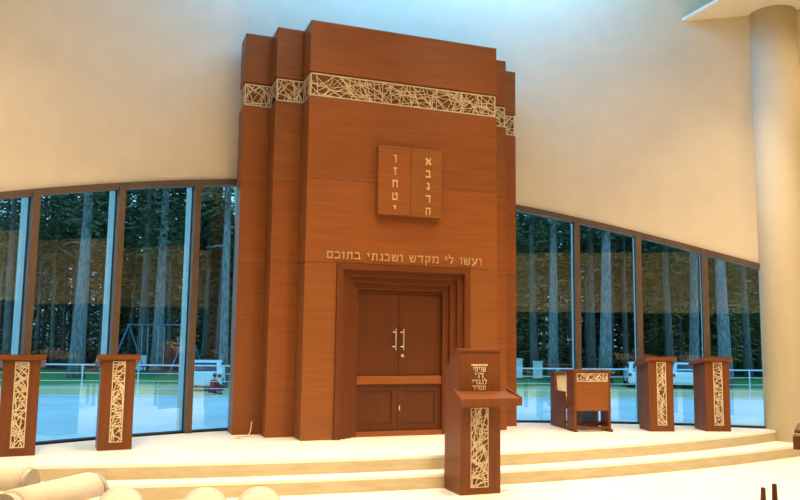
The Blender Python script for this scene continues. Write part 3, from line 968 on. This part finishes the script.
# ---- swing frame
pa, pb = gp(133, 51, ZG), gp(192, 50, ZG)
v = pb - pa
t = thing('swing_set', 'blue playground swing frame at the forest edge behind the railing', 'swing', pa, math.atan2(v.y, v.x))
Ls = v.length
obj('top_bar', tube([(-0.2, 0, 3.3), (Ls + 0.2, 0, 3.3)], 0.04, 8), M['blue_metal'], t)
for xx in (0, Ls):
    for s in (-1, 1):
        obj('leg', tube([(xx, 0, 3.3), (xx + s * 0.75, s * 1.0, 0)], 0.045, 8), M['blue_metal'], t)
for xx in (1.2, 2.4):
    sw = obj('swing_seat', box(xx - 0.25, xx + 0.25, -0.12, 0.12, 0.55, 0.60), M['rubber'], t)
    for s in (-1, 1):
        obj('chain', tube([(xx + s * 0.22, 0, 0.6), (xx + s * 0.22, 0, 3.3)], 0.012, 5), M['rail'], sw)

# ---- person in red crouching beside the car
def skin_obj(name, joints, edges, material, parent, sub=2):
    me = bpy.data.meshes.new(name)
    me.from_pydata([j[:3] for j in joints], edges, [])
    o = new_obj(name, me, material, parent)
    md = o.modifiers.new('skin', 'SKIN')
    for i, j in enumerate(joints):
        sv = me.skin_vertices[0].data[i]
        sv.radius = (j[3], j[3])
        sv.use_root = (i == 0)
    ms = o.modifiers.new('sub', 'SUBSURF')
    ms.levels = ms.render_levels = sub
    return o
per = thing('person', 'person in a red jacket with dark hair crouching beside the white car', 'person', gp(219.5, 36.0, ZG), -yaw + math.radians(140))
J = [(0, 0.10, 0.24, 0.125), (0, 0.05, 0.42, 0.12), (0, 0.0, 0.60, 0.125), (0, -0.02, 0.70, 0.055), (0, -0.05, 0.80, 0.085), (0, -0.05, 0.885, 0.075)]
E_ = [(0, 1), (1, 2), (2, 3), (3, 4), (4, 5)]
for s in (-1, 1):
    k = len(J)
    J += [(s * 0.10, 0.06, 0.22, 0.085), (s * 0.16, -0.30, 0.44, 0.065), (s * 0.15, -0.16, 0.09, 0.042), (s * 0.17, -0.30, 0.035, 0.035)]
    E_ += [(0, k), (k, k + 1), (k + 1, k + 2), (k + 2, k + 3)]
    k = len(J)
    J += [(s * 0.17, 0.0, 0.60, 0.055), (s * 0.24, -0.12, 0.42, 0.042), (s * 0.14, -0.32, 0.42, 0.030), (s * 0.10, -0.39, 0.42, 0.030)]
    E_ += [(2, k), (k, k + 1), (k + 1, k + 2), (k + 2, k + 3)]
    h = k + 3
    for q in range(5):
        k = len(J)
        off = -0.036 + 0.018 * q
        L_ = (0.045, 0.065, 0.07, 0.065, 0.05)[q]
        J += [(s * 0.10 - s * 0.01, -0.39 - L_ * 0.6, 0.42 + off, 0.009), (s * 0.08, -0.39 - L_, 0.415 + off, 0.008)]
        E_ += [(h, k), (k, k + 1)]
skin_obj('body', J, E_, M['skin'], per)
JJ = [(0, 0.10, 0.27, 0.16), (0, 0.05, 0.42, 0.155), (0, 0.0, 0.60, 0.15), (0, -0.02, 0.69, 0.085)]
EE = [(0, 1), (1, 2), (2, 3)]
for s in (-1, 1):
    k = len(JJ)
    JJ += [(s * 0.18, 0.0, 0.60, 0.078), (s * 0.25, -0.12, 0.42, 0.062), (s * 0.155, -0.30, 0.42, 0.046)]
    EE += [(2, k), (k, k + 1), (k + 1, k + 2)]
skin_obj('jacket', JJ, EE, M['red_cloth'], per)
JJ = [(0, 0.11, 0.22, 0.145)]
EE = []
for s in (-1, 1):
    k = len(JJ)
    JJ += [(s * 0.10, 0.06, 0.21, 0.105), (s * 0.16, -0.30, 0.43, 0.085), (s * 0.15, -0.17, 0.10, 0.062)]
    EE += [(0, k), (k, k + 1), (k + 1, k + 2)]
skin_obj('trousers', JJ, EE, M['maroon_cloth'], per)
for s in (-1, 1):
    bm = bmesh.new()
    add_ball(bm, (s * 0.165, -0.25, 0.045), 0.05, 0.9, 2.4, 0.9)
    obj('shoe', bm, M['rubber'], per, True)
bm = bmesh.new()
add_ball(bm, (0, -0.025, 0.885), 0.115, 0.95, 1.0, 1.0)
bmesh.ops.delete(bm, geom=[v for v in bm.verts if v.co.y < -0.075 and v.co.z < 0.92], context='VERTS')
obj('hair', bm, M['hair'], per, True)

# ------------------------------------------------------------------ light
def area(name, loc, size, power, col, target=None, shape='DISK', sy=None, spread=PI):
    l = bpy.data.lights.new(name, 'AREA')
    l.shape = shape
    l.size = size
    if sy:
        l.size_y = sy
    l.energy = power
    l.color = col
    l.spread = spread
    o = bpy.data.objects.new(name, l)
    C.objects.link(o)
    o.location = loc
    d = Vector(target if target else (loc[0], loc[1], loc[2] - 1)) - Vector(loc)
    o.rotation_euler = d.to_track_quat('-Z', 'Y').to_euler()
    return o
WARM = (1.0, 0.80, 0.54)
# downlights in the ceiling of the hall
for x in (-3.0, 1.35, 5.7):
    area('downlight', (x, -4.2, ZC - 0.05), 0.6, 208, WARM, None, 'DISK', None, math.radians(115))
    area('downlight', (x, -8.2, ZC - 0.05), 0.6, 110, WARM, None, 'DISK', None, math.radians(120))
# row of spots near the front of the platform, washing the back wall
for x in (-2.2, 0.2, 2.6, 5.0, 7.4):
    area('wall_washer', (x, -2.3, ZC - 0.05), 0.4, 12, WARM, (x, 0.6, 1.2), 'DISK', None, math.radians(100))
# downlights over the platform
for x in (-3.0, -1.2, 0.4, 2.2, 4.0, 5.8):
    area('platform_downlight', (x, -1.1, ZC - 0.05), 0.3, 19, WARM, None, 'DISK', None, math.radians(75))
# daylight entering the skylight slot
area('skylight', (1.7, (SY + 1.4) / 2, 8.05), 6.4, 370, (0.13, 0.43, 1.0), None, 'RECTANGLE', 1.8)

w = bpy.data.worlds.new('sky')
S.world = w
w.use_nodes = True
nt = w.node_tree
bg = nt.nodes['Background']
tc = nt.nodes.new('ShaderNodeTexCoord')
sp = nt.nodes.new('ShaderNodeSeparateXYZ')
cr = nt.nodes.new('ShaderNodeValToRGB')
cr.color_ramp.elements[0].position = 0.0
cr.color_ramp.elements[0].color = (0.56, 0.92, 1.0, 1)
cr.color_ramp.elements[1].position = 0.8
cr.color_ramp.elements[1].color = (0.34, 0.72, 1.0, 1)
nt.links.new(tc.outputs['Generated'], sp.inputs[0])
nt.links.new(sp.outputs['Z'], cr.inputs['Fac'])
nt.links.new(cr.outputs['Color'], bg.inputs['Color'])
bg.inputs['Strength'].default_value = 2.3

# ------------------------------------------------------------------ camera and view
cd = bpy.data.cameras.new('camera')
cd.sensor_fit = 'HORIZONTAL'
cd.sensor_width = 36.0
cd.lens = FOC / 800 * 36.0
cd.clip_end = 400
cam = bpy.data.objects.new('camera', cd)
C.objects.link(cam)
m = Matrix((R, U, -F)).transposed().to_4x4()
m.translation = CAM
cam.matrix_world = m
S.camera = cam
S.view_settings.view_transform = 'Standard'
S.view_settings.look = 'None'
S.view_settings.gamma = 1.0
S.view_settings.exposure = 0.0
S.view_settings.use_curve_mapping = False
S.cycles.use_denoising = True
